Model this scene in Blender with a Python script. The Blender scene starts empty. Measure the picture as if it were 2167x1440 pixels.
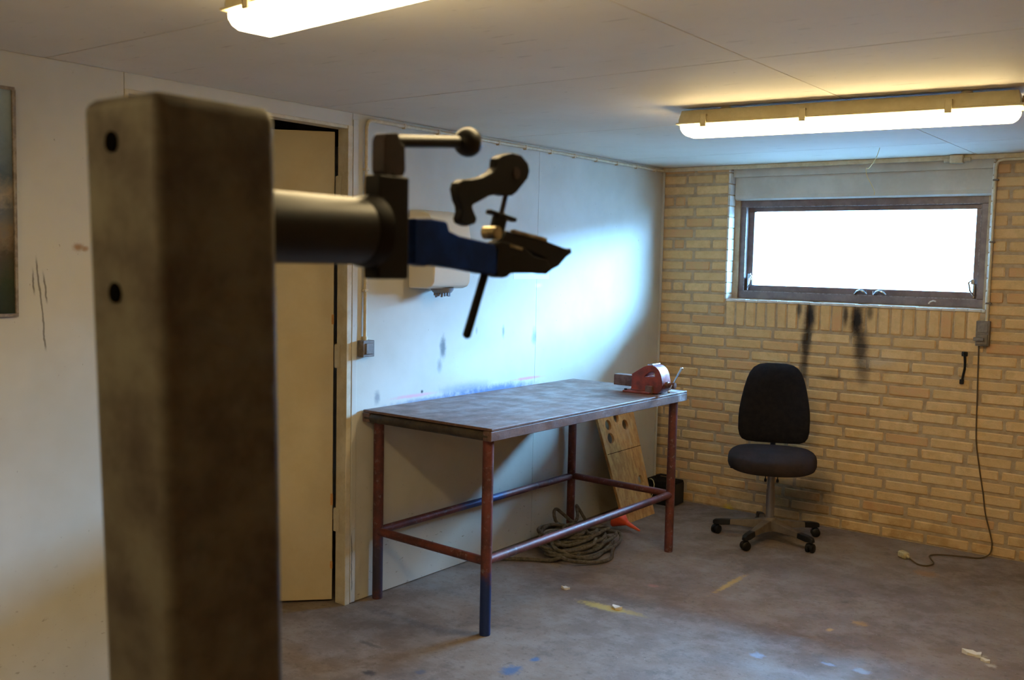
import bpy, bmesh, math, random
from mathutils import Vector, Matrix
random.seed(7)
S = bpy.context.scene
COL = S.collection

# ------------------------------------------------------------------ camera
cam_d = bpy.data.cameras.new('camera')
cam = bpy.data.objects.new('camera', cam_d); COL.objects.link(cam); S.camera = cam
cam_d.sensor_width = 36.0; cam_d.sensor_fit = 'HORIZONTAL'
cam_d.lens = 2096.3 / 2167 * 36
cam_d.clip_start = 0.05
r_ = Vector((0.7961, 0.6047, 0.0211)); d_ = Vector((0.0652, -0.0510, -0.9966)); f_ = Vector((-0.6028, 0.7939, -0.0800))
f_.normalize(); r_ = (r_ - f_ * r_.dot(f_)).normalized(); d_ = f_.cross(r_)
mw = Matrix(((r_.x, -d_.x, -f_.x, 3.297), (r_.y, -d_.y, -f_.y, -6.002), (r_.z, -d_.z, -f_.z, 1.607), (0, 0, 0, 1)))
cam.matrix_world = mw
cam_d.dof.use_dof = True; cam_d.dof.focus_distance = 5.2; cam_d.dof.aperture_fstop = 4.5

# ------------------------------------------------------------------ world, portal, exposure
W = bpy.data.worlds.new('overcast_sky'); S.world = W; W.use_nodes = True
bg = W.node_tree.nodes['Background']
bg.inputs[0].default_value = (0.23, 0.53, 1.0, 1); bg.inputs[1].default_value = 260
# low sun behind haze, off to the right of the window
sl = bpy.data.lights.new('hazy_sun', 'SUN'); sl.energy = 9; sl.angle = math.radians(30); sl.color = (0.22, 0.52, 1.0)
so = bpy.data.objects.new('hazy_sun', sl); COL.objects.link(so); so.location = (9, 6, 5)
so.rotation_euler = Vector((.755, .635, .37)).to_track_quat('Z', 'Y').to_euler()
pl = bpy.data.lights.new('window_portal', 'AREA'); pl.shape = 'RECTANGLE'; pl.size = 1.56; pl.size_y = 0.66
pl.cycles.is_portal = True
po = bpy.data.objects.new('window_portal', pl); COL.objects.link(po)
po.location = (1.27, 0.27, 1.71); po.rotation_euler = (math.radians(-90), 0, 0)
LAMP = 35.0                      # radiance of the fluorescent diffusers
LAMP_COL = (1.0, 0.76, 0.39)
S.view_settings.view_transform = 'Standard'; S.view_settings.look = 'None'
S.view_settings.gamma = 1; S.view_settings.use_curve_mapping = False
S.view_settings.exposure = 0.0

# ------------------------------------------------------------------ materials
def hexc(r, g, b):
    f = lambda c: (c / 255 / 12.92) if c / 255 <= .04045 else ((c / 255 + .055) / 1.055) ** 2.4
    return (f(r), f(g), f(b), 1)

class NT:
    def __init__(s, name):
        s.m = bpy.data.materials.new(name); s.m.use_nodes = True
        s.t = s.m.node_tree; s.n = s.t.nodes; s.b = s.n['Principled BSDF']
        s.pos = s.n.new('ShaderNodeNewGeometry').outputs['Position']
    def lk(s, a, b): s.t.links.new(a, b)
    def val(s, sock, v):
        if hasattr(v, 'is_linked'): s.lk(v, sock)
        else: sock.default_value = v
    def noise(s, scale, detail=4, rough=.6, vec=None, stretch=None, out='Fac'):
        n = s.n.new('ShaderNodeTexNoise'); n.inputs['Scale'].default_value = scale
        n.inputs['Detail'].default_value = detail; n.inputs['Roughness'].default_value = rough
        v = vec or s.pos
        if stretch:
            mp = s.n.new('ShaderNodeMapping'); s.lk(v, mp.inputs[0]); mp.inputs['Scale'].default_value = stretch; v = mp.outputs[0]
        s.lk(v, n.inputs['Vector']); return n.outputs[out]
    def math(s, op, a, b=None, c=None, clamp=False):
        n = s.n.new('ShaderNodeMath'); n.operation = op; n.use_clamp = clamp
        s.val(n.inputs[0], a)
        if b is not None: s.val(n.inputs[1], b)
        if c is not None: s.val(n.inputs[2], c)
        return n.outputs[0]
    def vmath(s, op, a, b=None):
        n = s.n.new('ShaderNodeVectorMath'); n.operation = op
        s.val(n.inputs[0], a)
        if b is not None: s.val(n.inputs[1], b)
        return n.outputs['Value'] if op == 'LENGTH' else n.outputs[0]
    def remap(s, v, a, b, c=0., d=1., smooth=True):
        n = s.n.new('ShaderNodeMapRange'); n.interpolation_type = 'SMOOTHSTEP' if smooth else 'LINEAR'
        s.lk(v, n.inputs[0])
        for i, x in enumerate((a, b, c, d)): n.inputs[i + 1].default_value = x
        return n.outputs[0]
    def mix(s, fac, a, b):
        n = s.n.new('ShaderNodeMix'); n.data_type = 'RGBA'
        s.val(n.inputs[0], fac); s.val(n.inputs[6], a); s.val(n.inputs[7], b); return n.outputs[2]
    def sep(s, v):
        n = s.n.new('ShaderNodeSeparateXYZ'); s.lk(v, n.inputs[0]); return n.outputs
    def stain(s, col, c, r, color, k=1., soft=.85, nz=.5, nscale=22):
        # a blot with a shape of its own, centred in the place itself
        v = s.vmath('SUBTRACT', s.pos, tuple(c)); v = s.vmath('DIVIDE', v, tuple(r)); L = s.vmath('LENGTH', v)
        L = s.math('ADD', L, s.math('MULTIPLY', s.math('SUBTRACT', s.noise(nscale, 5, .7), .5), nz * 2))
        m = s.remap(L, 1 - soft, 1.0, k, 0)
        return s.mix(m, col, color)
    def bump(s, h, strength=.3, dist=.004):
        n = s.n.new('ShaderNodeBump'); n.inputs['Strength'].default_value = strength; n.inputs['Distance'].default_value = dist
        s.lk(h, n.inputs['Height']); s.lk(n.outputs[0], s.b.inputs['Normal'])
    def done(s, col, rough=.6, metal=0., spec=.5):
        s.val(s.b.inputs['Base Color'], col); s.val(s.b.inputs['Roughness'], rough); s.b.inputs['Metallic'].default_value = metal
        s.b.inputs['Specular IOR Level'].default_value = spec
        return s.m

def M(name, c1, c2=None, rough=.6, metal=0., scale=8., lo=.35, hi=.65, bump=.0, bscale=60., spec=.5, stretch=None):
    t = NT(name); col = hexc(*c1)
    tc = t.n.new('ShaderNodeTexCoord').outputs['Object']
    if c2: col = t.mix(t.remap(t.noise(scale, 6, .65, vec=tc, stretch=stretch), lo, hi), hexc(*c1), hexc(*c2))
    if bump: t.bump(t.noise(bscale, 5, .6, vec=tc), bump)
    return t.done(col, rough, metal, spec)

def mat_wall():
    t = NT('white_wall_paint')
    col = t.mix(t.remap(t.noise(1.6, 4), .35, .7), hexc(198, 195, 183), hexc(184, 180, 165))
    # drips, scuffs and specks of dirt
    sp = t.remap(t.noise(55, 3, .5, stretch=(1, 1.6, .7)), .71, .76, 0, .6); col = t.mix(sp, col, hexc(120, 104, 80))
    low = t.remap(t.sep(t.pos)[2], .15, .7, 1, 0)
    sp2 = t.math('MULTIPLY', t.remap(t.noise(28, 4, .6, stretch=(1, 1, 2.)), .63, .70, 0, .55), low); col = t.mix(sp2, col, hexc(110, 92, 66))
    dk, bl, pk = hexc(52, 56, 66), hexc(40, 84, 150), hexc(220, 150, 164)
    for c, r, cl, k in [((0, -2.235, 1.16), (1, .035, .085), dk, .8), ((0, -1.74, 1.22), (1, .018, .05), dk, .6),
                        ((0, -1.453, 1.18), (1, .035, .07), hexc(70, 90, 120), .65), ((0, -2.26, 1.07), (1, .03, .05), dk, .5),
                        ((0, -1.97, 1.235), (1, .015, .03), dk, .35),
                        ((0, -1.80, .905), (1, .50, .042), bl, .85), ((0, -2.30, .898), (1, .45, .03), bl, .7), ((0, -2.05, .94), (1, .30, .05), hexc(70, 96, 130), .6),
                        ((0, -2.44, .935), (1, .23, .014), pk, .75), ((0, -1.50, .945), (1, .18, .013), hexc(212, 110, 130), .7), ((0, -2.1, .985), (1, .5, .06), hexc(190, 180, 196), .5),
                        ((0, -2.388, .95), (1, .014, .012), hexc(30, 30, 30), 1.), ((0, -2.70, .95), (1, .03, .045), hexc(80, 88, 104), .6),
                        ((0, -4.165, 1.622), (1, .03, .022), hexc(150, 110, 62), .9), ((0, -4.14, 1.617), (1, .022, .015), hexc(150, 110, 62), .8),
                        ((0, -1.42, 1.47), (1, .05, .02), hexc(236, 236, 236), .6), ((0, -1.9, 1.05), (1, .5, .12), hexc(196, 198, 204), .5)]:
        col = t.stain(col, c, r, cl, k)
    # long scratches beside the picture
    for y0, z0, z1, sl in ((-4.30, 1.26, 1.60, .09), (-4.325, 1.45, 1.56, .05), (-4.285, 1.42, 1.55, .1), (-2.86, .05, .35, .01)):
        o = t.sep(t.pos)
        y = t.math('SUBTRACT', t.math('ADD', o[1], t.math('MULTIPLY', o[2], sl)), y0 + sl * (z0 + z1) / 2)
        y = t.math('ADD', y, t.math('MULTIPLY', t.math('SUBTRACT', t.noise(18, 3), .5), .016))
        m = t.math('MULTIPLY', t.remap(t.math('ABSOLUTE', y), .0015, .0045, .75, 0), t.math('MULTIPLY', t.remap(o[2], z0, z0 + .03, 0, 1), t.remap(o[2], z1 - .05, z1, 1, 0)))
        col = t.mix(m, col, hexc(74, 66, 52))
    t.bump(t.noise(90, 4), .12, .002)
    return t.done(col, .55)

def brick_soot_tone(t, col):
    so = hexc(26, 26, 30)
    for c, r, k in [((1.055, 0, 1.30), (.055, 1, .17), .97), ((1.035, 0, 1.13), (.050, 1, .18), .9), ((1.03, 0, .97), (.040, 1, .14), .75), ((.985, 0, 1.34), (.030, 1, .07), .8),
                    ((1.345, 0, 1.29), (.062, 1, .18), .98), ((1.375, 0, 1.13), (.066, 1, .17), .85), ((1.395, 0, .99), (.066, 1, .13), .6), ((1.275, 0, 1.32), (.026, 1, .11), .85), ((1.42, 0, 1.34), (.03, 1, .07), .7),
                    ((1.03, 0, .12), (.30, 1, .18), .6), ((1.15, 0, .25), (.18, 1, .14), .5), ((1.2, 0, .93), (.12, 1, .025), .5), ((.02, 0, .5), (.03, 1, .55), .4)]:  # final entry: darker band up the left corner of the wall
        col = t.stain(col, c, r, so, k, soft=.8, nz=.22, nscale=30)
    col = t.stain(col, (1.47, 0, 1.05), (.16, 1, .05), hexc(190, 184, 170), .35, soft=.9)
    col = t.stain(col, (.56, 0, .0), (.06, 1, .05), hexc(220, 190, 50), .7)
    return col

def mat_brick():
    t = NT('yellow_brick')
    oi = t.n.new('ShaderNodeObjectInfo').outputs['Random']
    cr = t.n.new('ShaderNodeValToRGB'); t.lk(oi, cr.inputs[0]); e = cr.color_ramp.elements
    e[0].position = 0; e[0].color = hexc(214, 177, 126); e[1].position = 1; e[1].color = hexc(200, 153, 104)
    for p, c in ((.25, (222, 186, 134)), (.5, (208, 173, 124)), (.75, (218, 179, 122)), (.9, (204, 157, 112))):
        x = e.new(p); x.color = hexc(*c)
    col = t.mix(t.remap(t.noise(16, 5, .7), .3, .75), cr.outputs[0], hexc(196, 162, 110))
    col = t.mix(t.remap(t.noise(60, 4, .7), .62, .74, 0, .5), col, hexc(120, 84, 44))
    # patchy brown tone, stronger towards the floor
    z = t.sep(t.pos)[2]
    col = t.mix(t.math('MULTIPLY', t.remap(z, 0, .35, .55, 0), t.remap(t.noise(7, 4), .4, .65)), col, hexc(150, 106, 40))
    col = brick_soot_tone(t, col)
    t.bump(t.noise(110, 5, .7), .5, .004)
    return t.done(col, .85, 0, .25)

def mat_mortar():
    t = NT('grey_mortar')
    col = t.mix(t.remap(t.noise(20, 5), .35, .7), hexc(182, 160, 128), hexc(160, 138, 108))
    col = brick_soot_tone(t, col); t.bump(t.noise(160, 4), .6, .004)
    return t.done(col, .95, 0, .1)

def mat_floor():
    t = NT('worn_concrete_floor')
    col = t.mix(t.remap(t.noise(1.3, 6, .6), .35, .68), hexc(130, 115, 102), hexc(106, 90, 78))
    col = t.mix(t.remap(t.noise(6, 6, .7), .42, .62, 0, .6), col, hexc(142, 132, 124))
    col = t.mix(t.remap(t.noise(34, 5, .7), .54, .68, 0, .6), col, hexc(88, 74, 64)); col = t.mix(t.remap(t.noise(3.2, 6, .75), .55, .66, 0, .55), col, hexc(90, 78, 70))
    col = t.mix(t.remap(t.noise(120, 2, .5), .72, .76, 0, .7), col, hexc(206, 202, 196))
    for c, r, cl, k in [((.92, -2.13, 0), (.17, .05, 1), hexc(184, 160, 72), .75), ((1.04, -2.11, 0), (.13, .035, 1), hexc(180, 156, 76), .6),
                        ((1.235, -1.42, 0), (.025, .25, 1), hexc(190, 150, 62), .7), ((1.96, -.575, 0), (.09, .08, 1), hexc(160, 110, 40), .5),
                        ((1.93, -1.55, 0), (.05, .04, 1), hexc(186, 140, 60), .6), ((1.85, -1.72, 0), (.02, .03, 1), hexc(196, 160, 100), .8),
                        ((1.03, -2.98, 0), (.05, .07, 1), hexc(70, 96, 136), .9), ((1.04, -2.83, 0), (.025, .035, 1), hexc(66, 96, 140), .9),
                        ((.623, -3.354, 0), (.04, .03, 1), hexc(44, 44, 50), .8), ((.42, -3.15, 0), (.10, .02, 1), hexc(40, 36, 34), .5), ((.77, -3.22, 0), (.03, .03, 1), hexc(66, 76, 98), .6),
                        ((2.11, -2.08, 0), (.045, .035, 1), hexc(150, 176, 214), .8), ((1.72, -2.2, 0), (.04, .04, 1), hexc(140, 164, 204), .7), ((1.98, -2.1, 0), (.04, .02, 1), hexc(150, 170, 206), .7),
                        ((.95, -1.705, 0), (.04, .03, 1), hexc(176, 128, 120), .6), ((2.43, -1.6, 0), (.05, .03, 1), hexc(196, 190, 176), .8), ((2.50, -1.68, 0), (.03, .03, 1), hexc(190, 186, 176), .7),
                        ((.35, -3.0, 0), (.5, .22, 1), hexc(92, 78, 66), .35), ((1.6, -1.0, 0), (.8, .25, 1), hexc(94, 76, 62), .35)]:
        col = t.stain(col, c, r, cl, k, soft=.75, nz=.85, nscale=38)
    t.bump(t.noise(45, 6, .7), .35, .004)
    return t.done(col, t.remap(t.noise(5, 4), .3, .7, .48, .7), 0, .4)

def mat_ceiling():
    t = NT('painted_ceiling_board')
    col = t.mix(t.remap(t.noise(1.2, 5), .3, .7), hexc(240, 234, 220), hexc(230, 223, 206))
    col = t.mix(t.remap(t.noise(16, 5, .65, stretch=(.35, 2.2, 1)), .62, .72, 0, .45), col, hexc(140, 124, 98))
    col = t.mix(t.remap(t.noise(40, 3, .5, stretch=(.5, 1.5, 1)), .74, .78, 0, .6), col, hexc(104, 88, 66))
    return t.done(col, .7, 0, .3)

def mat_painting():
    t = NT('landscape_print')
    z = t.sep(t.pos)[2]
    zz = t.math('ADD', z, t.math('MULTIPLY', t.math('SUBTRACT', t.noise(7, 6, .7), .5), .25))
    f = t.remap(zz, 1.39, 2.13, 0, 1, False)
    cr = t.n.new('ShaderNodeValToRGB'); t.lk(f, cr.inputs[0]); e = cr.color_ramp.elements
    e[0].color = hexc(30, 44, 38); e[1].color = hexc(150, 166, 172); e[1].position = 1
    for p, c in ((.14, (44, 56, 44)), (.28, (74, 66, 52)), (.36, (120, 106, 88)), (.46, (92, 98, 104)), (.52, (150, 140, 128)), (.62, (84, 100, 116)), (.75, (110, 126, 138))):
        x = e.new(p); x.color = hexc(*c)
    return t.done(cr.outputs[0], .25)

def mat_table():
    t = NT('scuffed_bench_top')
    col = t.mix(t.remap(t.noise(12, 8, .78, stretch=(1.8, .5, 1)), .34, .66), hexc(118, 90, 76), hexc(88, 64, 54))
    col = t.mix(t.remap(t.noise(20, 8, .8, stretch=(2.2, .4, 1)), .54, .68, 0, .6), col, hexc(140, 130, 130))
    col = t.mix(t.remap(t.noise(60, 4, .7), .58, .7, 0, .6), col, hexc(66, 48, 42))
    col = t.stain(col, (.62, -1.5, .9), (.20, .12, 1), hexc(74, 50, 40), .7)
    col = t.stain(col, (.70, -1.11, .9), (.12, .06, 1), hexc(196, 200, 204), .85)
    t.bump(t.noise(70, 5, .7), .4, .003)
    return t.done(col, t.remap(t.noise(9, 4), .3, .7, .38, .62), 0, .5)

def mat_redsteel():
    t = NT('rusty_red_tube')
    col = t.mix(t.remap(t.noise(9, 6, .7), .35, .65), hexc(112, 58, 50), hexc(78, 46, 42))
    col = t.mix(t.remap(t.noise(40, 5, .7), .55, .7, 0, .7), col, hexc(134, 120, 118))
    # blue spray on the lower ends of the legs
    col = t.stain(col, (.72, -2.76, .10), (.12, .12, .20), hexc(18, 48, 100), .95, soft=.4)
    col = t.stain(col, (.04, -2.72, .15), (.12, .12, .20), hexc(48, 54, 76), .8, soft=.5)
    col = t.stain(col, (.04, -1.95, .32), (.05, .30, .06), hexc(40, 76, 130), .8, soft=.5)
    t.bump(t.noise(120, 4), .3, .002)
    return t.done(col, .5, .25)

def mat_osb():
    t = NT('chipboard_wood')
    col = t.mix(t.remap(t.noise(18, 4, .6, stretch=(1, 2.2, .7)), .35, .65), hexc(206, 156, 92), hexc(176, 124, 64))
    col = t.mix(t.remap(t.noise(40, 3, .6), .6, .7, 0, .5), col, hexc(140, 90, 44))
    col = t.mix(t.remap(t.noise(6, 3), .55, .7, 0, .4), col, hexc(190, 164, 130))
    return t.done(col, .7)

def mat_emit():
    m = bpy.data.materials.new('lit_diffuser'); m.use_nodes = True; n = m.node_tree.nodes
    e = n.new('ShaderNodeEmission'); e.inputs[0].default_value = (*LAMP_COL, 1); e.inputs[1].default_value = LAMP
    m.node_tree.links.new(e.outputs[0], n['Material Output'].inputs[0]); return m

def mat_glass():
    m = bpy.data.materials.new('window_glass'); m.use_nodes = True; n = m.node_tree.nodes; l = m.node_tree.links
    a = n.new('ShaderNodeBsdfTransparent'); a.inputs[0].default_value = (.94, .97, .96, 1)
    g = n.new('ShaderNodeBsdfGlossy'); g.inputs['Roughness'].default_value = .02
    lw = n.new('ShaderNodeLayerWeight'); lw.inputs[0].default_value = .5
    pw = n.new('ShaderNodeMath'); pw.operation = 'POWER'; l.new(lw.outputs['Facing'], pw.inputs[0]); pw.inputs[1].default_value = 5
    fr = n.new('ShaderNodeMath'); fr.operation = 'MULTIPLY_ADD'; l.new(pw.outputs[0], fr.inputs[0]); fr.inputs[1].default_value = .9; fr.inputs[2].default_value = .04
    x = n.new('ShaderNodeMixShader'); l.new(fr.outputs[0], x.inputs[0]); l.new(a.outputs[0], x.inputs[1]); l.new(g.outputs[0], x.inputs[2])
    l.new(x.outputs[0], n['Material Output'].inputs[0]); return m

m_wall = mat_wall(); m_brick = mat_brick(); m_mortar = mat_mortar(); m_floor = mat_floor(); m_ceil = mat_ceiling()
m_table = mat_table(); m_tube = mat_redsteel(); m_osb = mat_osb(); m_emit = mat_emit(); m_glass = mat_glass()
m_plain = M('plain_white_plaster', (214, 208, 194), (200, 194, 180), .7, scale=2)
m_cream = M('cream_door_paint', (200, 184, 148), (190, 172, 134), .5, scale=3)
m_jamb = M('cream_frame_paint', (206, 196, 170), (186, 172, 140), .5, scale=10)
m_reveal = M('white_painted_brick', (228, 228, 222), (204, 202, 192), .6, scale=12, bump=.3)
m_panelw = M('grey_white_board', (206, 206, 198), (190, 190, 182), .6, scale=4)
m_wframe = M('brown_window_frame', (124, 108, 102), (104, 90, 86), .4, scale=14)
m_wedge = M('pale_frame_edge', (150, 142, 140), (96, 86, 84), .4, scale=60)
m_chrome = M('bright_metal', (190, 194, 200), None, .2, 1.)
m_conduit = M('cream_conduit', (206, 192, 160), (188, 172, 138), .5, scale=20)
m_greybox = M('grey_switch_plastic', (124, 116, 108), (100, 92, 84), .5, scale=30)
m_black = M('black_plastic', (18, 18, 20), None, .45, spec=.3)
m_fabric = M('black_upholstery', (24, 23, 26), (32, 29, 30), .95, scale=30, bump=.4, bscale=500, spec=.15)
m_fabric2 = M('brownish_black_upholstery', (40, 34, 34), (52, 42, 40), .95, scale=6, bump=.4, bscale=500, spec=.15)
m_chairgrey = M('grey_brown_chair_base', (104, 92, 78), (86, 74, 62), .6, scale=12)
m_column = M('grey_steel_column', (138, 134, 136), None, .35, .7)
m_lampbody = M('cream_lamp_housing', (206, 196, 160), (190, 178, 140), .5, scale=10)
m_post = M('grimy_steel_post', (92, 88, 76), (52, 42, 32), .6, .2, scale=9, lo=.3, hi=.72, bump=.3, bscale=40)
m_dark = M('dark_iron', (17, 15, 14), (10, 9, 9), .55, 0., scale=20, spec=.18)
m_darkred = M('oxide_iron', (46, 34, 32), (30, 24, 23), .55, 0., scale=20, spec=.25)
m_blue = M('blue_enamel', (10, 50, 126), (6, 36, 92), .5, .0, scale=14, spec=.12)
m_brass = M('worn_bare_steel', (176, 160, 120), (120, 104, 74), .35, .8, scale=30)
m_pipe = M('dark_painted_pipe', (17, 15, 12), (11, 10, 9), .45, .0, scale=14, spec=.3)
m_edge = M('grimy_bench_edge', (70, 60, 46), (44, 36, 30), .6, scale=20)
m_joint = M('dark_ceiling_void', (70, 58, 42), None, .9)
m_tan = M('tan_brickwork_paint', (190, 152, 104), (172, 136, 90), .85, scale=3)
m_hole = M('hole_dark', (8, 7, 6), None, 1., spec=0.)
m_vise = M('rusty_red_casting', (138, 58, 42), (96, 44, 34), .5, .2, scale=18, bump=.3)
m_visebar = M('rusty_slide_bar', (124, 96, 84), (92, 64, 56), .4, .6, scale=24)
m_rope = M('dirty_grey_rope', (104, 96, 82), (70, 64, 54), .9, scale=40, bump=.6, bscale=200)
m_orange = M('orange_plastic', (226, 84, 40), (206, 66, 30), .4, scale=8)
m_cable = M('brown_cable', (84, 66, 36), None, .6)
m_plug = M('dirty_white_plug', (190, 176, 136), (160, 146, 108), .6, scale=30)
m_yel = M('yellow_string', (216, 190, 120), None, .8)
m_frame = M('pale_gilt_frame', (150, 138, 118), (116, 102, 84), .5, scale=40)
m_paint = mat_painting()
m_disp = M('white_dispenser_plastic', (224, 216, 198), None, .35)
m_dispgrey = M('grey_dispenser_plastic', (120, 122, 128), None, .4)
m_tape = M('clear_tape', (212, 210, 202), None, .3)
m_chip = M('white_scrap', (216, 214, 208), None, .8)
m_outside = M('outside_helper_white', (226, 226, 226), (212, 212, 212), .9, scale=3)  # pale surface of the unseen things added outside to shape daylight

# ------------------------------------------------------------------ geometry helpers
class B:
    """collects shapes of one part"""
    def __init__(s): s.v = []; s.f = []; s.sm = []
    def add(s, v, f, smooth=False):
        o = len(s.v); s.v += [Vector(p) for p in v]; s.f += [[i + o for i in q] for q in f]; s.sm += [smooth] * len(f); return s
    def box(s, a, b, c=0.):
        (x0, y0, z0), (x1, y1, z1) = a, b
        if c <= 0:
            v = [(x, y, z) for x in (x0, x1) for y in (y0, y1) for z in (z0, z1)]
            return s.add(v, [(0, 1, 3, 2), (4, 6, 7, 5), (0, 4, 5, 1), (2, 3, 7, 6), (0, 2, 6, 4), (1, 5, 7, 3)])
        v, f = chamfer(a, b, c); return s.add(v, f)
    def cyl(s, p, q, r0, r1=None, n=20, cap=True):
        p, q = Vector(p), Vector(q); r1 = r0 if r1 is None else r1
        d = (q - p).normalized(); u = d.orthogonal().normalized(); w = d.cross(u)
        R = [u * math.cos(2 * math.pi * i / n) + w * math.sin(2 * math.pi * i / n) for i in range(n)]
        s.add([p + k * r0 for k in R] + [q + k * r1 for k in R], [(i, (i + 1) % n, n + (i + 1) % n, n + i) for i in range(n)], True)
        if cap: s.add([p + k * r0 for k in R], [tuple(range(n))[::-1]]); s.add([q + k * r1 for k in R], [tuple(range(n))])
        return s
    def lathe(s, p, axis, prof, n=24):
        p = Vector(p); d = Vector(axis).normalized(); u = d.orthogonal().normalized(); w = d.cross(u)
        v = []; f = []
        for (h, r) in prof:
            for i in range(n):
                a = 2 * math.pi * i / n; v.append(p + d * h + (u * math.cos(a) + w * math.sin(a)) * max(r, 1e-5))
        for k in range(len(prof) - 1):
            for i in range(n): f.append((k * n + i, k * n + (i + 1) % n, (k + 1) * n + (i + 1) % n, (k + 1) * n + i))
        return s.add(v, f, True)
    def ball(s, c, r, n=24, sq=(1, 1, 1)):
        v = []; f = []; m = n // 2
        for j in range(m + 1):
            t = math.pi * j / m
            for i in range(n):
                a = 2 * math.pi * i / n
                v.append((c[0] + r * sq[0] * math.sin(t) * math.cos(a), c[1] + r * sq[1] * math.sin(t) * math.sin(a), c[2] + r * sq[2] * math.cos(t)))
        for j in range(m):
            for i in range(n): f.append((j * n + i, (j + 1) * n + i, (j + 1) * n + (i + 1) % n, j * n + (i + 1) % n))
        return s.add(v, f, True)
    def tube(s, pts, r, n=10):
        pts = [Vector(p) for p in pts]; v = []; f = []; up = None
        for i, p in enumerate(pts):
            d = (pts[min(i + 1, len(pts) - 1)] - pts[max(i - 1, 0)]).normalized()
            up = d.orthogonal().normalized() if up is None else (up - d * up.dot(d)).normalized()
            w = d.cross(up)
            v += [p + (up * math.cos(2 * math.pi * k / n) + w * math.sin(2 * math.pi * k / n)) * r for k in range(n)]
        for i in range(len(pts) - 1):
            for k in range(n): f.append((i * n + k, i * n + (k + 1) % n, (i + 1) * n + (k + 1) % n, (i + 1) * n + k))
        f.append(tuple(range(n))[::-1]); f.append(tuple(range((len(pts) - 1) * n, len(pts) * n)))
        return s.add(v, f, True)
    def prism(s, outline, holes, fn, d0, d1, ch=0.):
        """outline (+ holes) in 2-D, placed by fn(u, v, depth) between d0 and d1; ch rounds the rim"""
        bm = bmesh.new(); E = []
        for loop in [outline] + list(holes):
            vs = [bm.verts.new((a, b, 0)) for a, b in loop]
            E += [bm.edges.new((vs[i], vs[(i + 1) % len(vs)])) for i in range(len(vs))]
        bmesh.ops.triangle_fill(bm, use_beauty=True, use_dissolve=False, edges=E, normal=(0, 0, 1))
        bm.verts.index_update()
        fv = [v.co.copy() for v in bm.verts]; ff = [[v.index for v in f.verts] for f in bm.faces]; bm.free()
        sg = 1 if d1 > d0 else -1
        cx = sum(p[0] for p in outline) / len(outline); cy = sum(p[1] for p in outline) / len(outline)
        s.add([fn(p.x, p.y, d0) for p in fv], ff); s.add([fn(p.x, p.y, d1) for p in fv], [q[::-1] for q in ff])
        for loop in [outline] + list(holes):
            n = len(loop)
            s.add([fn(a, b, d0) for a, b in loop] + [fn(a, b, d1) for a, b in loop], [(i, (i + 1) % n, n + (i + 1) % n, n + i) for i in range(n)])
        return s

def chamfer(a, b, c):
    bm = bmesh.new(); bmesh.ops.create_cube(bm, size=1)
    for v in bm.verts: v.co = Vector([a[i] if v.co[i] < 0 else b[i] for i in range(3)])
    bmesh.ops.bevel(bm, geom=bm.edges[:], offset=c, segments=1, affect='EDGES', profile=.5)
    bm.verts.index_update(); r = ([v.co.copy() for v in bm.verts], [[v.index for v in f.verts] for f in bm.faces]); bm.free(); return r

def base_of(vs):
    lo = [min(v[i] for v in vs) for i in range(3)]; hi = [max(v[i] for v in vs) for i in range(3)]
    return Vector(((lo[0] + hi[0]) / 2, (lo[1] + hi[1]) / 2, lo[2]))

ORG = {}
def obj(name, b, mat, parent=None, bevel=0., seg=2):
    """one mesh object; its coordinates are in the frame of its thing (the world for a top-level one)"""
    o0 = base_of(b.v)
    me = bpy.data.meshes.new(name); me.from_pydata([v - o0 for v in b.v], [], b.f)
    bm = bmesh.new(); bm.from_mesh(me); bmesh.ops.remove_doubles(bm, verts=bm.verts, dist=1e-6); bmesh.ops.recalc_face_normals(bm, faces=bm.faces)
    for f in bm.faces: f.smooth = False
    bm.to_mesh(me); bm.free()
    if any(b.sm) or bevel:
        for p in me.polygons: p.use_smooth = True
        me.set_sharp_from_angle(angle=math.radians(38))
    me.materials.append(mat)
    o = bpy.data.objects.new(name, me); COL.objects.link(o)
    if bevel:
        md = o.modifiers.new('bevel', 'BEVEL'); md.width = bevel; md.segments = seg; md.limit_method = 'ANGLE'; md.angle_limit = math.radians(40); md.harden_normals = True
    off = Vector((0, 0, 0))
    if parent: o.parent = parent; off = ORG.get(parent.name, Vector((0, 0, 0)))
    o.location = o0 - off
    ORG[o.name] = o0
    return o

def thing(name, label, cat, loc=(0, 0, 0), rot=(0, 0, 0), group=None, local=False):
    """Empty at a thing's base; with local=True the parts' coordinates are relative to it, otherwise they are world ones"""
    o = bpy.data.objects.new(name, None); COL.objects.link(o); o.location = loc; o.rotation_euler = rot; o.empty_display_size = .1
    ORG[o.name] = Vector((0, 0, 0)) if local else Vector(loc)
    return tag(o, label, cat, group)
def tag(o, label, cat=None, group=None):
    o['label'] = label
    if cat: o['category'] = cat
    if group: o['group'] = group
    return o
def struct(o, label=None):
    o['kind'] = 'structure'
    if label: o['label'] = label
    return o
def sroot(name, label, loc=(0, 0, 0)):
    o = bpy.data.objects.new(name, None); COL.objects.link(o); o.location = loc; ORG[o.name] = Vector(loc); return struct(o, label)

H = 2.25; XR = 3.95; YF = -8.2
# ================================================================== SETTING
struct(obj('floor', B().box((-1.8, YF - .1, -.12), (XR + .1, .25, 0)), m_floor), 'worn grey-brown concrete floor with paint spots and scuffs')

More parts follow.
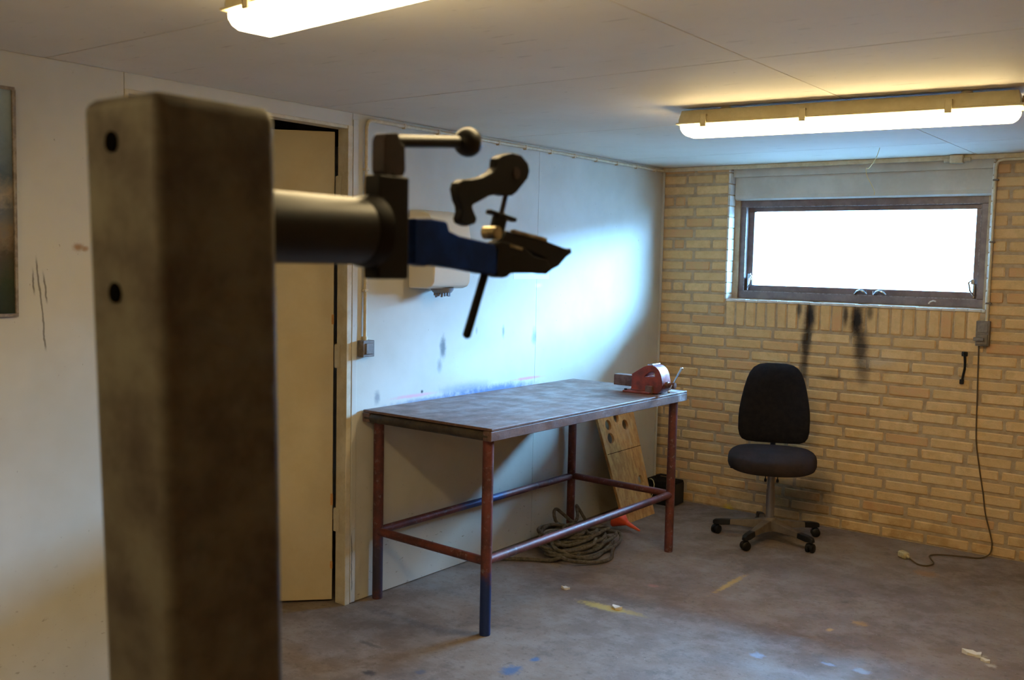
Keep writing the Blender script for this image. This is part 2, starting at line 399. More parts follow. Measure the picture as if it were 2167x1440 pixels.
# ceiling: boards with open joints
ceil = struct(obj('ceiling', B().box((-1.8, YF - .1, H + .012), (XR + .1, .25, H + .1)), m_joint), 'low off-white ceiling of painted boards')
ys = [0.0, -.61, -1.83, -3.05, -4.27, -5.49, -6.71, YF]
for x0, x1 in ((0.0, 1.9635), (1.968, XR)):
    for i in range(len(ys) - 1):
        obj('ceiling_board', B().box((x0, ys[i + 1] + .003, H), (x1, ys[i] - .003, H + .012)), m_ceil, ceil)

# left wall: studs behind, painted boards in front
DY0, DY1, DZ = -3.98, -2.90, 2.188
wl = B()
wl.box((-.06, YF, 0), (-.013, DY0 - .005, H + .012)); wl.box((-.06, DY1 + .029, 0), (-.013, .005, H + .012)); wl.box((-.06, DY0 - .005, DZ + .005), (-.013, DY1 + .029, H + .012))
wl = struct(obj('wall_left', wl, m_plain), 'white painted board wall with scuffs and spray marks')
for y0, y1, z0, z1 in ((YF, -6.43, .005, H), (-6.43, -5.21, .005, H), (-5.21, DY0 - .005, .005, H), (DY0 - .004, DY1 + .03, DZ + .004, H), (DY1 + .031, -1.44, .005, H), (-1.439, 0, .005, H)):
    obj('wall_board', B().box((-.013, y0 + .0008, z0), (0, y1 - .0008, z1 - .001)), m_wall, wl)

# back wall: mortar bed with every brick set on it
WX0, WX1, WZ0 = .488, 2.052, 1.386
bw = B()
bw.box((-.11, .0055, -.02), (WX0, .25, H + .012)); bw.box((WX1, .0055, -.02), (XR, .25, H + .012)); bw.box((WX0, .0055, -.02), (WX1, .25, WZ0 - .012))
bw = struct(obj('wall_back', bw, m_mortar), 'yellow brick wall with grey mortar and soot streaks under the window')
CH = .0711; ZB = 1.207 - 17 * CH
cache = {}
def brick_mesh(w, h, k):
    key = (round(w, 3), round(h, 3), k)
    if key not in cache:
        rnd = random.Random(hash(key)); v, f = chamfer((-w / 2, 0, 0), (w / 2, .045, h), 0.006)
        v = [p + Vector((rnd.uniform(-.0022, .0022), rnd.uniform(-.001, .001) if p.y < .02 else 0, rnd.uniform(-.002, .002))) for p in v]
        me = bpy.data.meshes.new('brick'); me.from_pydata(v, [], f); me.materials.append(m_brick); cache[key] = me
    return cache[key]
rest = B()
def brick(x0, x1, z0, z1):
    w, h = round(x1 - x0, 2) , round(z1 - z0, 3)
    if w < .025: return
    if x0 > 2.75:
        v, f = chamfer((x0, 0, z0), (x1, .045, z1), .0035); rest.add(v, f); return
    o = bpy.data.objects.new('brick', brick_mesh(w, h, random.randrange(6))); COL.objects.link(o); o.parent = bw
    o.location = Vector(((x0 + x1) / 2, random.uniform(-.0022, .0022), z0)) - ORG['wall_back']
    o.rotation_euler = (0, random.uniform(-.006, .006), random.uniform(-.004, .004))
J = .0165
zig = (.065, .0, -.06, .0)
for k in range(32):
    z0 = ZB + k * CH + J / 2; z1 = min(z0 + CH - J, H - .004)
    if z1 - z0 < .02: continue
    kk = 16 - k; ph = zig[kk % 4] + random.uniform(-.012, .012)
    segs = [(0.0, XR)]
    if k >= 17: segs = [(0.0, WX0 - .002), (WX1 + .012, XR)]
    for sx0, sx1 in segs:
        if k >= 17 and sx0 == 0: cuts = [0, .241, sx1] if k % 2 else [0, .09 if k % 4 == 0 else .0, .174, .372, sx1]
        elif k >= 17: cuts = [sx0, sx0 + (.235 if k % 2 else .085)] + [sx0 + (.235 if k % 2 else .085) + .2485 * i for i in range(1, 9)] + [sx1]
        else:
            j = [ph + .2485 * i + random.uniform(-.006, .006) for i in range(-1, 20)]
            cuts = [sx0] + [x for x in j if sx0 + .03 < x < sx1 - .03] + [sx1]
        for a, b in zip(cuts[:-1], cuts[1:]):
            if b > a: brick(a + (J / 2 if a > 0 else 0), b - J / 2, z0, z1)
# the row of bricks on end under the sill
# (built instead of the two courses it replaces)
for o in [o for o in bw.children if o.name.startswith('brick') and 1.2 < o.location.z + ORG['wall_back'].z < WZ0 - .01]:
    x = o.location.x + ORG['wall_back'].x
    if WX0 - .02 < x < WX1 + .01: bpy.data.objects.remove(o)
x = WX0 + .004
while x < WX1 - .05:
    w = .058 + random.uniform(-.003, .002); brick(x, x + w, 1.207 + J / 2, WZ0 - .014); x += .0702
rs = obj('brick_field', rest, m_brick, bw); rs['kind'] = 'stuff'

struct(obj('wall_right', B().box((XR, YF, 0), (XR + .1, .25, H + .012)), m_tan), 'plain tan wall outside the picture on the right')
struct(obj('wall_front', B().box((-.11, YF - .1, 0), (XR, YF, H + .012)), m_tan), 'plain tan wall behind the viewer')
# the passage behind the door
hp = B(); hp.box((-1.8, -5.0, 0), (-1.7, -1.8, H + .012)); hp.box((-1.7, -5.1, 0), (-.06, -5.0, H + .012)); hp.box((-1.7, -1.9, 0), (-.06, -1.8, H + .012))
struct(obj('wall_passage', hp, m_plain), 'dim passage walls behind the open door')
# unseen ground added outside to bounce daylight up through the window
struct(obj('ground_bounce', B().box((-14, .25, 1.0), (18, 26, 1.2)), m_outside), 'pale unseen ground added outside the window to bounce daylight')

struct(obj('sky_block_left', B().box((-1.5, .25, 1.2), (-1.2, 9, 5.5)), m_outside), 'pale unseen wall added outside the window to block sky on the left')  # added unseen wall, cuts the daylight coming from the left
struct(obj('sky_block_low', B().box((-1.2, 7.0, 1.2), (18, 7.2, 2.75)), m_outside), 'pale unseen wall added outside the window to block the low sky')  # added unseen wall, keeps daylight near the horizon off the far wall
struct(obj('sky_block_top', B().box((-3, .25, 2.5), (5.0, 1.5, 2.65)), m_outside), 'unseen slab added above the window outside to cut off the high sky')  # invented overhang, limits how steeply daylight enters

# ---- window
win = sroot('window_1', 'wide low brown framed window high in the brick wall', (1.27, .1, WZ0))
fx0, fx1, fz0, fz1 = .515, 2.03, 1.392, 2.032; fw = .046
fr = lambda x0, x1, z0, z1, y0, y1, nm, m, bv=.003: obj(nm, B().box((x0, y0, z0), (x1, y1, z1)), m, win, bv)
fr(fx0, fx1, fz1 - fw, fz1, .10, .15, 'frame_rail', m_wframe); fr(fx0, fx1, fz0, fz0 + fw + .004, .10, .15, 'frame_rail', m_wframe)
fr(fx0, fx0 + fw, fz0 + fw + .004, fz1 - fw, .10, .15, 'frame_stile', m_wframe); fr(fx1 - fw, fx1, fz0 + fw + .004, fz1 - fw, .10, .15, 'frame_stile', m_wframe)
# pale arrises of the fixed frame
ed = B(); a0, a1, c0, c1 = fx0 + fw, fx1 - fw, fz0 + fw + .004, fz1 - fw
ed.box((a0 - .001, .0985, c0 - .004), (a1, .103, c0 + .001)); ed.box((a0 - .001, .0985, c0), (a0 + .003, .103, c1)); ed.box((a1 - .003, .0985, c0), (a1 + .001, .103, c1)); ed.box((a0, .0985, c1 - .002), (a1, .103, c1 + .002))
obj('frame_edge', ed, m_wedge, win)
sa = (a0 - .012, a1 + .012, c0 - .012, c1 + .012); sw = .05
fr(sa[0], sa[1], sa[3] - sw + .01, sa[3], .150, .190, 'sash_rail', m_wframe); fr(sa[0], sa[1], sa[2], sa[2] + sw, .150, .190, 'sash_rail', m_wframe)
fr(sa[0], sa[0] + sw, sa[2] + sw, sa[3] - sw + .01, .150, .190, 'sash_stile', m_wframe); fr(sa[1] - sw, sa[1], sa[2] + sw, sa[3] - sw + .01, .150, .190, 'sash_stile', m_wframe)
obj('pane', B().box((sa[0] + sw - .006, .168, sa[2] + sw - .006), (sa[1] - sw + .006, .174, sa[3] - sw + .016)), m_glass, win)
def stay(x, sg):
    b = B(); b.box((x - .006, .118, 1.445), (x + .006, .145, 1.53), .002); b.tube([(x, .118, 1.46), (x + sg * .02, .112, 1.49), (x + sg * .028, .113, 1.535), (x + sg * .012, .118, 1.55)], .0055, 8)
    b.box((x + sg * .008 - .008, .108, 1.525), (x + sg * .008 + .012, .122, 1.555), .002)
    tag(obj('window_stay', b, m_chrome, win), 'chrome window stay')
stay(a0 + .022, 1); stay(a1 - .022, -1)
for x in (1.315, 1.43):
    b = B(); b.tube([(x - .035, .132, 1.445), (x - .02, .125, 1.462), (x, .122, 1.470), (x + .02, .125, 1.462), (x + .035, .132, 1.447)], .0075, 8)
    tag(obj('latch', b, m_chrome, win), 'small chrome latch')
for x in (1.352, 1.39): obj('latch_pin', B().cyl((x, .135, 1.445), (x, .135, 1.468), .003, n=8), m_chrome, win)
b = B(); b.tube([(1.725, .097, 1.405), (1.735, .096, 1.418), (1.75, .096, 1.424), (1.765, .097, 1.42)], .005, 8); obj('paint_flake', b, m_chip, win)
# sill: painted tops of the bricks on end, one by one
x = WX0 + .002
while x < WX1 - .01:
    w = min(.0685, WX1 - x)
    zj = random.uniform(-.0015, .0015)
    obj('sill_brick', B().box((x, -.004 + random.uniform(-.002, .002), WZ0 - .014 + zj), (x + w, .10, WZ0 + .002 + zj), .0025), m_reveal, win); x += .0702
obj('sill_mortar', B().box((WX0, .06, WZ0 - .012), (WX1, .2, WZ0 + .006)), m_mortar, win)
for k in range(17, 32):                                  # painted brick ends of the reveal, left and right
    z0 = ZB + k * CH + .004; z1 = min(z0 + CH - .006, H - .03)
    if z1 - WZ0 < .02: continue
    z0 = max(z0, WZ0 + .002)
    obj('reveal_brick', B().box((WX0 - .012, -.0015 + random.uniform(-.001, .001), z0), (WX0 + .002 + random.uniform(-.001, .001), .085, z1), .003), m_reveal, win)
    obj('reveal_brick', B().box((WX1 - .002, -.001, z0), (WX1 + .01, .085, z1), .003), m_reveal, win)
obj('reveal_mortar', B().box((WX0 - .014, .004, WZ0), (WX0 - .0005, .10, H)), m_mortar, win)
obj('reveal_mortar', B().box((WX0, .086, WZ0), (fx0 + .01, .22, fz1 + .02)), m_mortar, win)
obj('reveal_mortar', B().box((fx1 - .01, .086, WZ0), (WX1, .22, fz1 + .02)), m_mortar, win)
lp = B(); lp.prism([(.075, fz1 - .004), (.06, fz1 + .006), (.055, fz1 + .03), (.055, H + .012), (.24, H + .012), (.24, fz1 - .004)], [], lambda u, v, d: (d, u, v), WX0 + .012, WX1 - .006)
obj('lintel_panel', lp, m_panelw, win); obj('lintel_batten', B().box((WX0 + .006, .03, H - .075), (WX1 - .004, .055, H - .012)), m_panelw, win, .003)
struct(obj('trim_1', B().box((0, -.018, H - .028), (XR, .0, H - .001)), m_conduit, None, .004), 'cream painted strip along the top of the brick wall')
struct(obj('trim_2', B().box((0, -.016, 0.01), (.016, -.002, H - .03)), m_wall, None, .003), 'white corner strip where the two walls meet')

# ---- door
door = sroot('door_1', 'cream flush door standing open into the passage', (-.06, (DY0 + DY1) / 2, 0))
obj('jamb', B().box((-.062, DY1, 0), (.004, DY1 + .03, DZ + .004)), m_jamb, door, .003)
obj('jamb', B().box((-.062, DY0 - .004, 0), (.004, DY0 + .012, DZ + .004)), m_jamb, door, .003)
obj('head', B().box((-.062, DY0 + .012, DZ - .012), (.002, DY1, DZ + .004)), m_jamb, door, .003)
obj('casing', B().box((0, DY1 + .031, .005), (.006, DY1 + .062, H - .03)), m_wall, door, .002)
a = math.radians(43); hx, hy = -.070, DY1 + .008       # hinge line
dx, dy = -math.sin(a), -math.cos(a); nx, ny = -math.cos(a) * -1, -math.sin(a) * 1
nx, ny = math.cos(a), -math.sin(a)                       # face towards the room
def dp(u, w, z): return (hx + dx * u + nx * w, hy + dy * u + ny * w, z)
def dbox(bb, u0, u1, w0, w1, z0, z1):
    v = [dp(u, w, z) for u in (u0, u1) for w in (w0, w1) for z in (z0, z1)]
    return bb.add(v, [(0, 1, 3, 2), (4, 6, 7, 5), (0, 4, 5, 1), (2, 3, 7, 6), (0, 2, 6, 4), (1, 5, 7, 3)])
lf = obj('door_leaf', dbox(B(), .014, .99, -.04, 0, .012, DZ - .02), m_cream, door, .003)
for z in (.34, 1.86, 1.1):
    b = B(); b.cyl((hx + .006, hy - .004, z), (hx + .006, hy - .004, z + .11), .0075, n=10); b.box((hx, hy - .014, z + .002), (hx + .035, hy - .0115, z + .108))
    tag(obj('hinge', b, m_jamb, door), 'painted door hinge')
for z in (.16, .46, 1.3): obj('chipped_paint', dbox(B(), .013, .024, -.001, .0008, z, z + random.uniform(.03, .06)), m_osb, lf)
tag(obj('brown_strip', dbox(B(), .28, .5, -.03, .004, DZ - .02, DZ - .012), m_darkred, door), 'brown strip above the door')  # narrow brown strip between leaf top and door head
# door handle on the far edge
b = B(); b.cyl(dp(.93, 0, 1.05), dp(.93, .05, 1.05), .01, n=12); b.cyl(dp(.94, .05, 1.05), dp(.81, .05, 1.05), .009, n=12); obj('door_handle', b, m_chrome, door)

# ================================================================== LAMPS
def lamp(cx, cy, rz, label):
    t = thing('fluorescent_lamp', label, 'ceiling lamp', (cx, cy, H), (0, 0, math.radians(rz)), 'fluorescent ceiling lamps', local=True)
    L = .635
    # housing: tapered tray with a flange
    sec = lambda x, w, z: [(x, -w, z), (x, w, z)]
    def loft(rings):
        b = B(); v = []; f = []
        for (l, w, z) in rings: v += [(-l, -w, z), (l, -w, z), (l, w, z), (-l, w, z)]
        for k in range(len(rings) - 1):
            for i in range(4): f.append((k * 4 + i, k * 4 + (i + 1) % 4, k * 4 + 4 + (i + 1) % 4, k * 4 + 4 + i))
        f.append((3, 2, 1, 0)); n = len(rings) * 4; f.append((n - 4, n - 3, n - 2, n - 1)); return b.add(v, f)
    obj('housing', loft([(L - .012, .052, -.012), (L - .004, .064, -.05), (L - .004, .064, -.062), (L + .006, .072, -.063), (L + .006, .072, -.069), (L - .01, .062, -.07)]), m_lampbody, t, .002)
    obj('diffuser', loft([(L - .008, .062, -.0702), (L - .010, .061, -.088), (L - .018, .056, -.103), (L - .032, .045, -.116)]), m_emit, t, .008, 3)
    for x in (-.45, .45): obj('spacer', B().cyl((x, 0, -.012), (x, 0, 0), .02), m_lampbody, t)
    for x in (-.52, -.12, .40):
        for sg in (-1, 1):
            b = B(); b.box((x - .012, sg * .073, -.080), (x + .012, sg * .079, -.034), .0015); b.box((x - .012, sg * .060, -.040), (x + .012, sg * .079, -.034)); b.box((x - .012, sg * .064, -.083), (x + .012, sg * .079, -.079))
            obj('clip', b, m_lampbody, t)
    b = B(); b.lathe((L - .004, .0, -.038), (1, 0, 0), [(0, .012), (.004, .012), (.006, .009), (.02, .009), (.021, .001)], 14); obj('cable_gland', b, m_plug, t)
    return t
lamp(1.941, -2.165, 6.0, 'lit fluorescent ceiling lamp before the window, seen whole')
lamp(1.93, -4.51, -5.2, 'lit fluorescent ceiling lamp cut off by the top edge of the picture')
lamp(1.9, -6.55, 0, 'lit fluorescent ceiling lamp behind the viewer')

# ================================================================== STAND IN THE FOREGROUND
PX0, PX1, PY0, PY1, PZ = 2.250, 2.391, -5.415, -5.256, 1.773
st = thing('clamp_stand', 'grimy square steel post in the foreground carrying a blue work clamp on a pipe', 'clamp stand', ((PX0 + PX1) / 2, (PY0 + PY1) / 2, 0))
b = B(); b.box((PX0, PY0, .012), (PX1, PY1, PZ))
for p in b.v:
    k_ = (PZ - p.z) / PZ; p.x -= .056 * k_; p.y += .087 * k_          # the post leans a little
post = obj('post', b, m_post, st, .016, 4)
b = B(); b.box((PX0 - .116, PY0 + .027, 0), (PX1 + .004, PY1 + .147, .012), .002); obj('foot_plate', b, m_post, st)
for x, z in ((2.310, 1.724), (2.301, 1.563)):
    yy = PY0 + .087 * (PZ - z) / PZ; b = B(); b.cyl((x, yy - .0022, z), (x, yy + .004, z), .0112, n=20); tag(obj('hole_shade_disc', b, m_hole, post), 'dark round disc for the shade inside a bolt hole')  # flat black disc stands in for the shade in the hole
XM = 2.325
b = B(); b.cyl((XM, PY1, 1.642), (XM, -5.04, 1.642), .0445, n=36); pipe = obj('pipe', b, m_pipe, st)
b = B(); b.lathe((XM, -5.07, 1.642), (0, 1, 0), [(0, .0445), (.006, .047), (.024, .050), (.03, .0)], 30); obj('weld_ring', b, m_dark, pipe)
b = B(); b.box((XM - .015, -5.043, 1.578), (XM + .015, -4.984, 1.719)); collar = obj('collar_block', b, m_dark, st, .003)
YZ = lambda u, v, d: (XM + d, u, v)
# locking knob with its ball lever
KN = [(-5.0105 + (y + 5.0105) * .62, z) for y, z in [(-5.0425, 1.7702), (-5.0365, 1.7755), (-5.005, 1.7785), (-4.9982, 1.7757), (-4.993, 1.7658), (-4.9775, 1.7611), (-4.9752, 1.7276), (-4.9819, 1.7205), (-5.0353, 1.7175), (-5.0451, 1.723), (-5.0457, 1.7649)]]
knob = obj('lock_knob', B().prism(KN, [], YZ, -.012, .012), m_darkred, st, .004, 3)
obj('knob_stud', B().cyl((XM, -5.012, 1.712), (XM, -5.012, 1.722), .013, n=18), m_dark, knob)
b = B(); b.cyl((XM, -5.0, 1.768), (XM, -4.866, 1.781), .0088, n=16); lev = obj('lever_rod', b, m_pipe, knob)
b = B(); b.ball((XM, -4.842, 1.783), .0222); obj('lever_ball', b, m_black, knob)
BLUE = [(-4.968, 1.6644), (-4.9338, 1.6651), (-4.9036, 1.6625), (-4.898, 1.660), (-4.8939, 1.6488), (-4.8701, 1.6419), (-4.7878, 1.632), (-4.7757, 1.6263), (-4.7815, 1.5838), (-4.81, 1.5859), (-4.8689, 1.5929), (-4.9324, 1.598), (-4.9465, 1.5958), (-4.968, 1.5991)]
LJAW = [(-4.7878, 1.632), (-4.7712, 1.6369), (-4.7441, 1.6346), (-4.7033, 1.628), (-4.6765, 1.6145), (-4.6384, 1.6103), (-4.6238, 1.5928), (-4.6388, 1.5855), (-4.6512, 1.5871), (-4.7425, 1.5868), (-4.752, 1.581), (-4.7645, 1.5793), (-4.7803, 1.5823)]
UJAW = [(-4.7712, 1.6369), (-4.7522, 1.654), (-4.7372, 1.6515), (-4.7221, 1.6513), (-4.6507, 1.6427), (-4.5679, 1.6278), (-4.5627, 1.6312), (-4.5573, 1.6222), (-4.5761, 1.6145), (-4.5986, 1.5995), (-4.6238, 1.592), (-4.6384, 1.6103), (-4.7033, 1.628)]
CAM = [(-4.7794, 1.7649), (-4.7624, 1.7718), (-4.736, 1.777), (-4.7088, 1.7756), (-4.6898, 1.765), (-4.6836, 1.7518), (-4.6889, 1.7403), (-4.7204, 1.7161), (-4.7337, 1.7098), (-4.7559, 1.7084), (-4.7777, 1.7096), (-4.7988, 1.7056), (-4.8235, 1.6963), (-4.8416, 1.6901), (-4.8435, 1.6861), (-4.8372, 1.6774), (-4.8309, 1.67), (-4.8348, 1.6621), (-4.8547, 1.6574), (-4.8706, 1.6606), (-4.8754, 1.6679), (-4.8702, 1.6783), (-4.8712, 1.6858), (-4.8792, 1.6954), (-4.8842, 1.7102), (-4.8798, 1.7205), (-4.8683, 1.7264), (-4.8446, 1.7282), (-4.8204, 1.7327), (-4.7915, 1.7428), (-4.7811, 1.7516)]
arm = obj('clamp_arm', B().prism(BLUE, [], YZ, -.012, .012), m_blue, st, .003)
tag(arm, 'blue enamelled clamp arm')
sc_y = lambda L_, c_, k_: [(c_ + (y - c_) * k_, z) for y, z in L_]
jaw = obj('lower_jaw', B().prism(sc_y(LJAW, -4.76, .95), [], YZ, -.012, .012), m_dark, st, .002)
upj = obj('upper_jaw', B().prism(sc_y(UJAW, -4.76, .95), [], YZ, -.010, .010), m_dark, st, .002)
b = B(); 
v = lambda p, q, w, d0, d1: B().prism([(p[0], p[1] + w), (q[0], q[1] + w), (q[0], q[1] - w), (p[0], p[1] - w)], [], YZ, d0, d1)
obj('jaw_plate', v((-4.735, 1.6535), (-4.645, 1.643), .0028, .002, .0115), m_brass, upj, .001)
obj('jaw_slot', v((-4.748, 1.6305), (-4.715, 1.626), .0022, .009, .0128), m_brass, jaw, .0008)
b = B(); b.cyl((XM - .013, -4.781, 1.6497), (XM + .013, -4.781, 1.6497), .0105, n=20); obj('pivot_boss', b, m_brass, upj)
b = B(); b.cyl((XM, -4.742, 1.7218), (XM, -4.7665, 1.6534), .0042, n=12); rod = obj('tension_rod', b, m_darkred, st)
b = B(); b.cyl((XM, -4.7605, 1.674), (XM, -4.7675, 1.6535), .0125, n=16); obj('rod_nut', b, m_dark, rod)
wd = Vector((0, .25, .97)).normalized(); c0 = Vector((XM, -4.7560, 1.6772))
wd = Vector((0, .012, .076)).normalized(); b = B(); wn = Vector((0, wd.z, -wd.y)); ex = Vector((1, 0, 0))
b.add([c0 + wn * i * .034 + ex * j * .006 + wd * k * .0035 for i in (-1, 1) for j in (-1, 1) for k in (-1, 1)], [(0, 1, 3, 2), (4, 6, 7, 5), (0, 4, 5, 1), (2, 3, 7, 6), (0, 2, 6, 4), (1, 5, 7, 3)]); obj('wing_nut', b, m_dark, rod, .002)
cl = obj('cam_lever', B().prism(sc_y(CAM, -4.782, .9), [], YZ, -.008, .008), m_dark, st, .003)
b = B(); b.cyl((XM - .010, -4.731, 1.746), (XM + .010, -4.731, 1.746), .009, n=16); obj('cam_pin', b, m_darkred, cl)
b = B(); b.tube([(XM, -4.7945, 1.588), (XM, -4.835, 1.4955), (XM, -4.8368, 1.4915)], .0068, 14); b.ball((XM, -4.8362, 1.4928), .0072, 12); obj('handle_bar', b, m_dark, st)

# ================================================================== WORKBENCH
TX0, TX1, TY0, TY1, TZ = .006, .768, -2.80, -1.045, .905
tb = thing('workbench', 'brown steel tube workbench with scuffed top against the white wall', 'workbench', ((TX0 + TX1) / 2, (TY0 + TY1) / 2, 0))
b = B(); b.box((TX0, TY0 + .004, TZ - .012), (TX1, TY1 - .004, TZ)); obj('top_sheet', b, m_table, tb, .003)
b = B(); b.box((TX1 - .045, TY0, TZ - .055), (TX1 - .001, TY1, TZ - .0125)); obj('front_edge_rail', b, m_table, tb, .003)
b = B(); b.box((TX0, TY0, TZ - .055), (TX0 + .045, TY1, TZ - .0125)); obj('back_edge_rail', b, m_table, tb, .003)
b = B(); b.cyl((TX0 + .01, TY0 + .022, TZ - .036), (TX1 - .02, TY0 + .022, TZ - .036), .0225, n=20); obj('end_edge_tube', b, m_edge, tb)
b = B(); b.cyl((TX0 + .01, TY1 - .022, TZ - .036), (TX1 - .02, TY1 - .022, TZ - .036), .0225, n=20); obj('end_edge_tube', b, m_tube, tb)
LP = {'a': (.718, -2.755), 'b': (.040, -2.725), 'c': (.725, -1.125), 'd': (.048, -1.105)}
for k, (x, y) in LP.items():
    b = B(); b.cyl((x, y, 0.004), (x, y, TZ - .05), .0242, n=24); b.cyl((x, y, 0), (x, y, .006), .0235, n=20); obj('leg', b, m_tube, tb)
def rail(p, q, z, r=.0195):
    p = Vector((*LP[p], z)); q = Vector((*LP[q], z)); b = B(); b.cyl(p, q, r, n=18); obj('rail', b, m_tube, tb)
rail('a', 'c', .325); rail('b', 'd', .325); rail('a', 'b', .322); rail('c', 'd', .328)

# vise at the front edge
vs = thing('bench_vise', 'rusty red bench vise bolted to the corner of the workbench', 'vise', (.66, -1.285, TZ))
VY0, VY1 = -1.332, -1.238; XZ = lambda u, w, d: (u, d, w)
dz = TZ - .90
off = lambda L_: [(p[0], p[1] + dz) for p in L_]
body = off([(.575, 1.000), (.606, 1.020), (.645, 1.044), (.672, 1.054), (.70, 1.056), (.716, 1.052), (.729, 1.044), (.740, 1.034), (.747, 1.023), (.754, 1.008), (.758, .992), (.763, .973), (.764, .959), (.762, .94), (.755, .922), (.735, .905), (.60, .905), (.573, .914)])
hole = off([(.652, .990), (.667, 1.006), (.683, 1.017), (.70, 1.023), (.712, 1.019), (.718, 1.008), (.717, .996), (.70, .991)])
obj('jaw_casting', B().prism(body, [hole], XZ, VY0, VY1), m_vise, vs, .002)
b = B(); b.box((.452, -1.316, .929 + dz), (.60, -1.256, .989 + dz)); obj('slide_bar', b, m_visebar, vs, .003)
b = B(); b.box((.535, -1.36, TZ), (.70, -1.205, TZ + .012), .003); b.cyl((.625, -1.285, TZ + .01), (.625, -1.285, TZ + .02), .07, n=28); obj('base_plate', b, m_vise, vs)
b = B(); b.box((.665, VY0 - .012, TZ + .002), (.71, VY0 + .004, TZ + .045), .004); obj('mount_lug', b, m_visebar, vs)
b = B(); b.lathe((.758, -1.285, .952 + dz), (1, 0, 0), [(0, .019), (.018, .018), (.02, .014), (.036, .014), (.04, .017), (.058, .017), (.06, 0)], 18); sc = obj('screw', b, m_visebar, vs)
b = B(); p, q = Vector((.804, -1.335, .925 + dz)), Vector((.804, -1.195, 1.037 + dz)); b.cyl(p, q, .0052, n=12); b.ball(p, .0085, 12); b.ball(q, .0085, 12); obj('handle_bar', b, m_chrome, sc)
obj('jaw_insert', B().box((.668, VY0 + .004, 1.050 + dz), (.70, VY1 - .004, 1.062 + dz), .002), m_chrome, vs)
for y in (-1.35, -1.22): obj('bolt', B().cyl((.55, y, TZ + .012), (.55, y, TZ + .02), .008, n=6), m_dark, vs)

# ================================================================== OFFICE CHAIR
ch = thing('office_chair', 'armless office chair with black upholstery in front of the brick wall', 'chair', (1.055, -.505, 0), (0, 0, math.radians(22)), local=True)
def ring_loft(rings, cap=True):
    b = B(); n = len(rings[0]); v = [p for r in rings for p in r]; f = []
    for k in range(len(rings) - 1):
        for i in range(n): f.append((k * n + i, k * n + (i + 1) % n, (k + 1) * n + (i + 1) % n, (k + 1) * n + i))
    f.append(tuple(range(n))[::-1]); f.append(tuple(range((len(rings) - 1) * n, len(rings) * n)))
    return b.add(v, f, True)
# backrest outline (x, z), symmetric
half = [(0, 1.022), (.06, 1.021), (.10, 1.013), (.13, .995), (.152, .965), (.168, .925), (.183, .87), (.197, .80), (.206, .74), (.209, .69), (.208, .62), (.200, .583), (.184, .559), (.155, .546), (.10, .540), (0, .538)]
outl = half + [(-x, z) for x, z in half[-2:0:-1]]
cz = .80
def brk(s_, y):
    r = []
    for x, z in outl:
        X, Z = x * s_, cz + (z - cz) * s_
        r.append((X, y - .03 * (1 - (X / .21) ** 2) * 0 + .045 * (X / .21) ** 2 * -1 + .05 * (Z - .62), Z))
    return r
rings = [brk(.0 + .02, .185), brk(.5, .184), brk(.8, .188), brk(.93, .195), brk(.985, .206), brk(1, .220), brk(.99, .236), brk(.95, .246), brk(.85, .252), brk(.3, .254)]
obj('backrest', ring_loft(rings), m_fabric, ch)
# seat: rounded cushion, waterfall front
sh = []
for i in range(56):
    a = 2 * math.pi * i / 56; c, s_ = math.cos(a), math.sin(a); e = 2 / 2.7
    sh.append((.252 * math.copysign(abs(c) ** e, c), .228 * math.copysign(abs(s_) ** e, s_) - .015))
def seat(sc_, z, drop=1.):
    return [(x * sc_, y * sc_, z - drop * (.035 * max(0, (-y * sc_ - .05) / .19) ** 2)) for x, y in sh]
obj('seat', ring_loft([seat(.30, .432, .3), seat(.9, .434, .5), seat(.97, .442, .6), seat(1, .462, .7), seat(1, .488), seat(.985, .506), seat(.94, .520), seat(.86, .532), seat(.6, .540), seat(.1, .538)]), m_fabric2, ch)
b = B(); b.box((-.10, -.09, .412), (.10, .13, .436), .006); mech = obj('seat_mechanism', b, m_black, ch)
b = B(); b.tube([(0, .10, .42), (0, .22, .425), (0, .272, .47), (0, .285, .60), (0, .272, .76)], .016, 10); obj('back_bracket', b, m_black, ch)
for x in (-.032, .036):
    b = B(); b.cyl((x, -.04, .42), (x, -.045, .362), .0032, n=8); b.lathe((x, -.045, .372), (0, 0, -1), [(0, .004), (.004, .0075), (.018, .0085), (.022, .003)], 12); obj('lever', b, m_black, mech)
b = B(); b.box((-.235, -.06, .418), (-.19, -.02, .446), .004); obj('side_knob', b, m_black, mech)
b = B(); b.cyl((0, 0, .10), (0, 0, .30), .025, n=20); b.cyl((0, 0, .30), (0, 0, .415), .0225, n=20); obj('gas_column', b, m_column, ch)
sb = obj('star_hub', B().lathe((0, 0, .068), (0, 0, 1), [(-.01, .034), (.004, .046), (.03, .048), (.055, .042), (.066, .032), (.066, 0)], 20), m_chairgrey, ch)
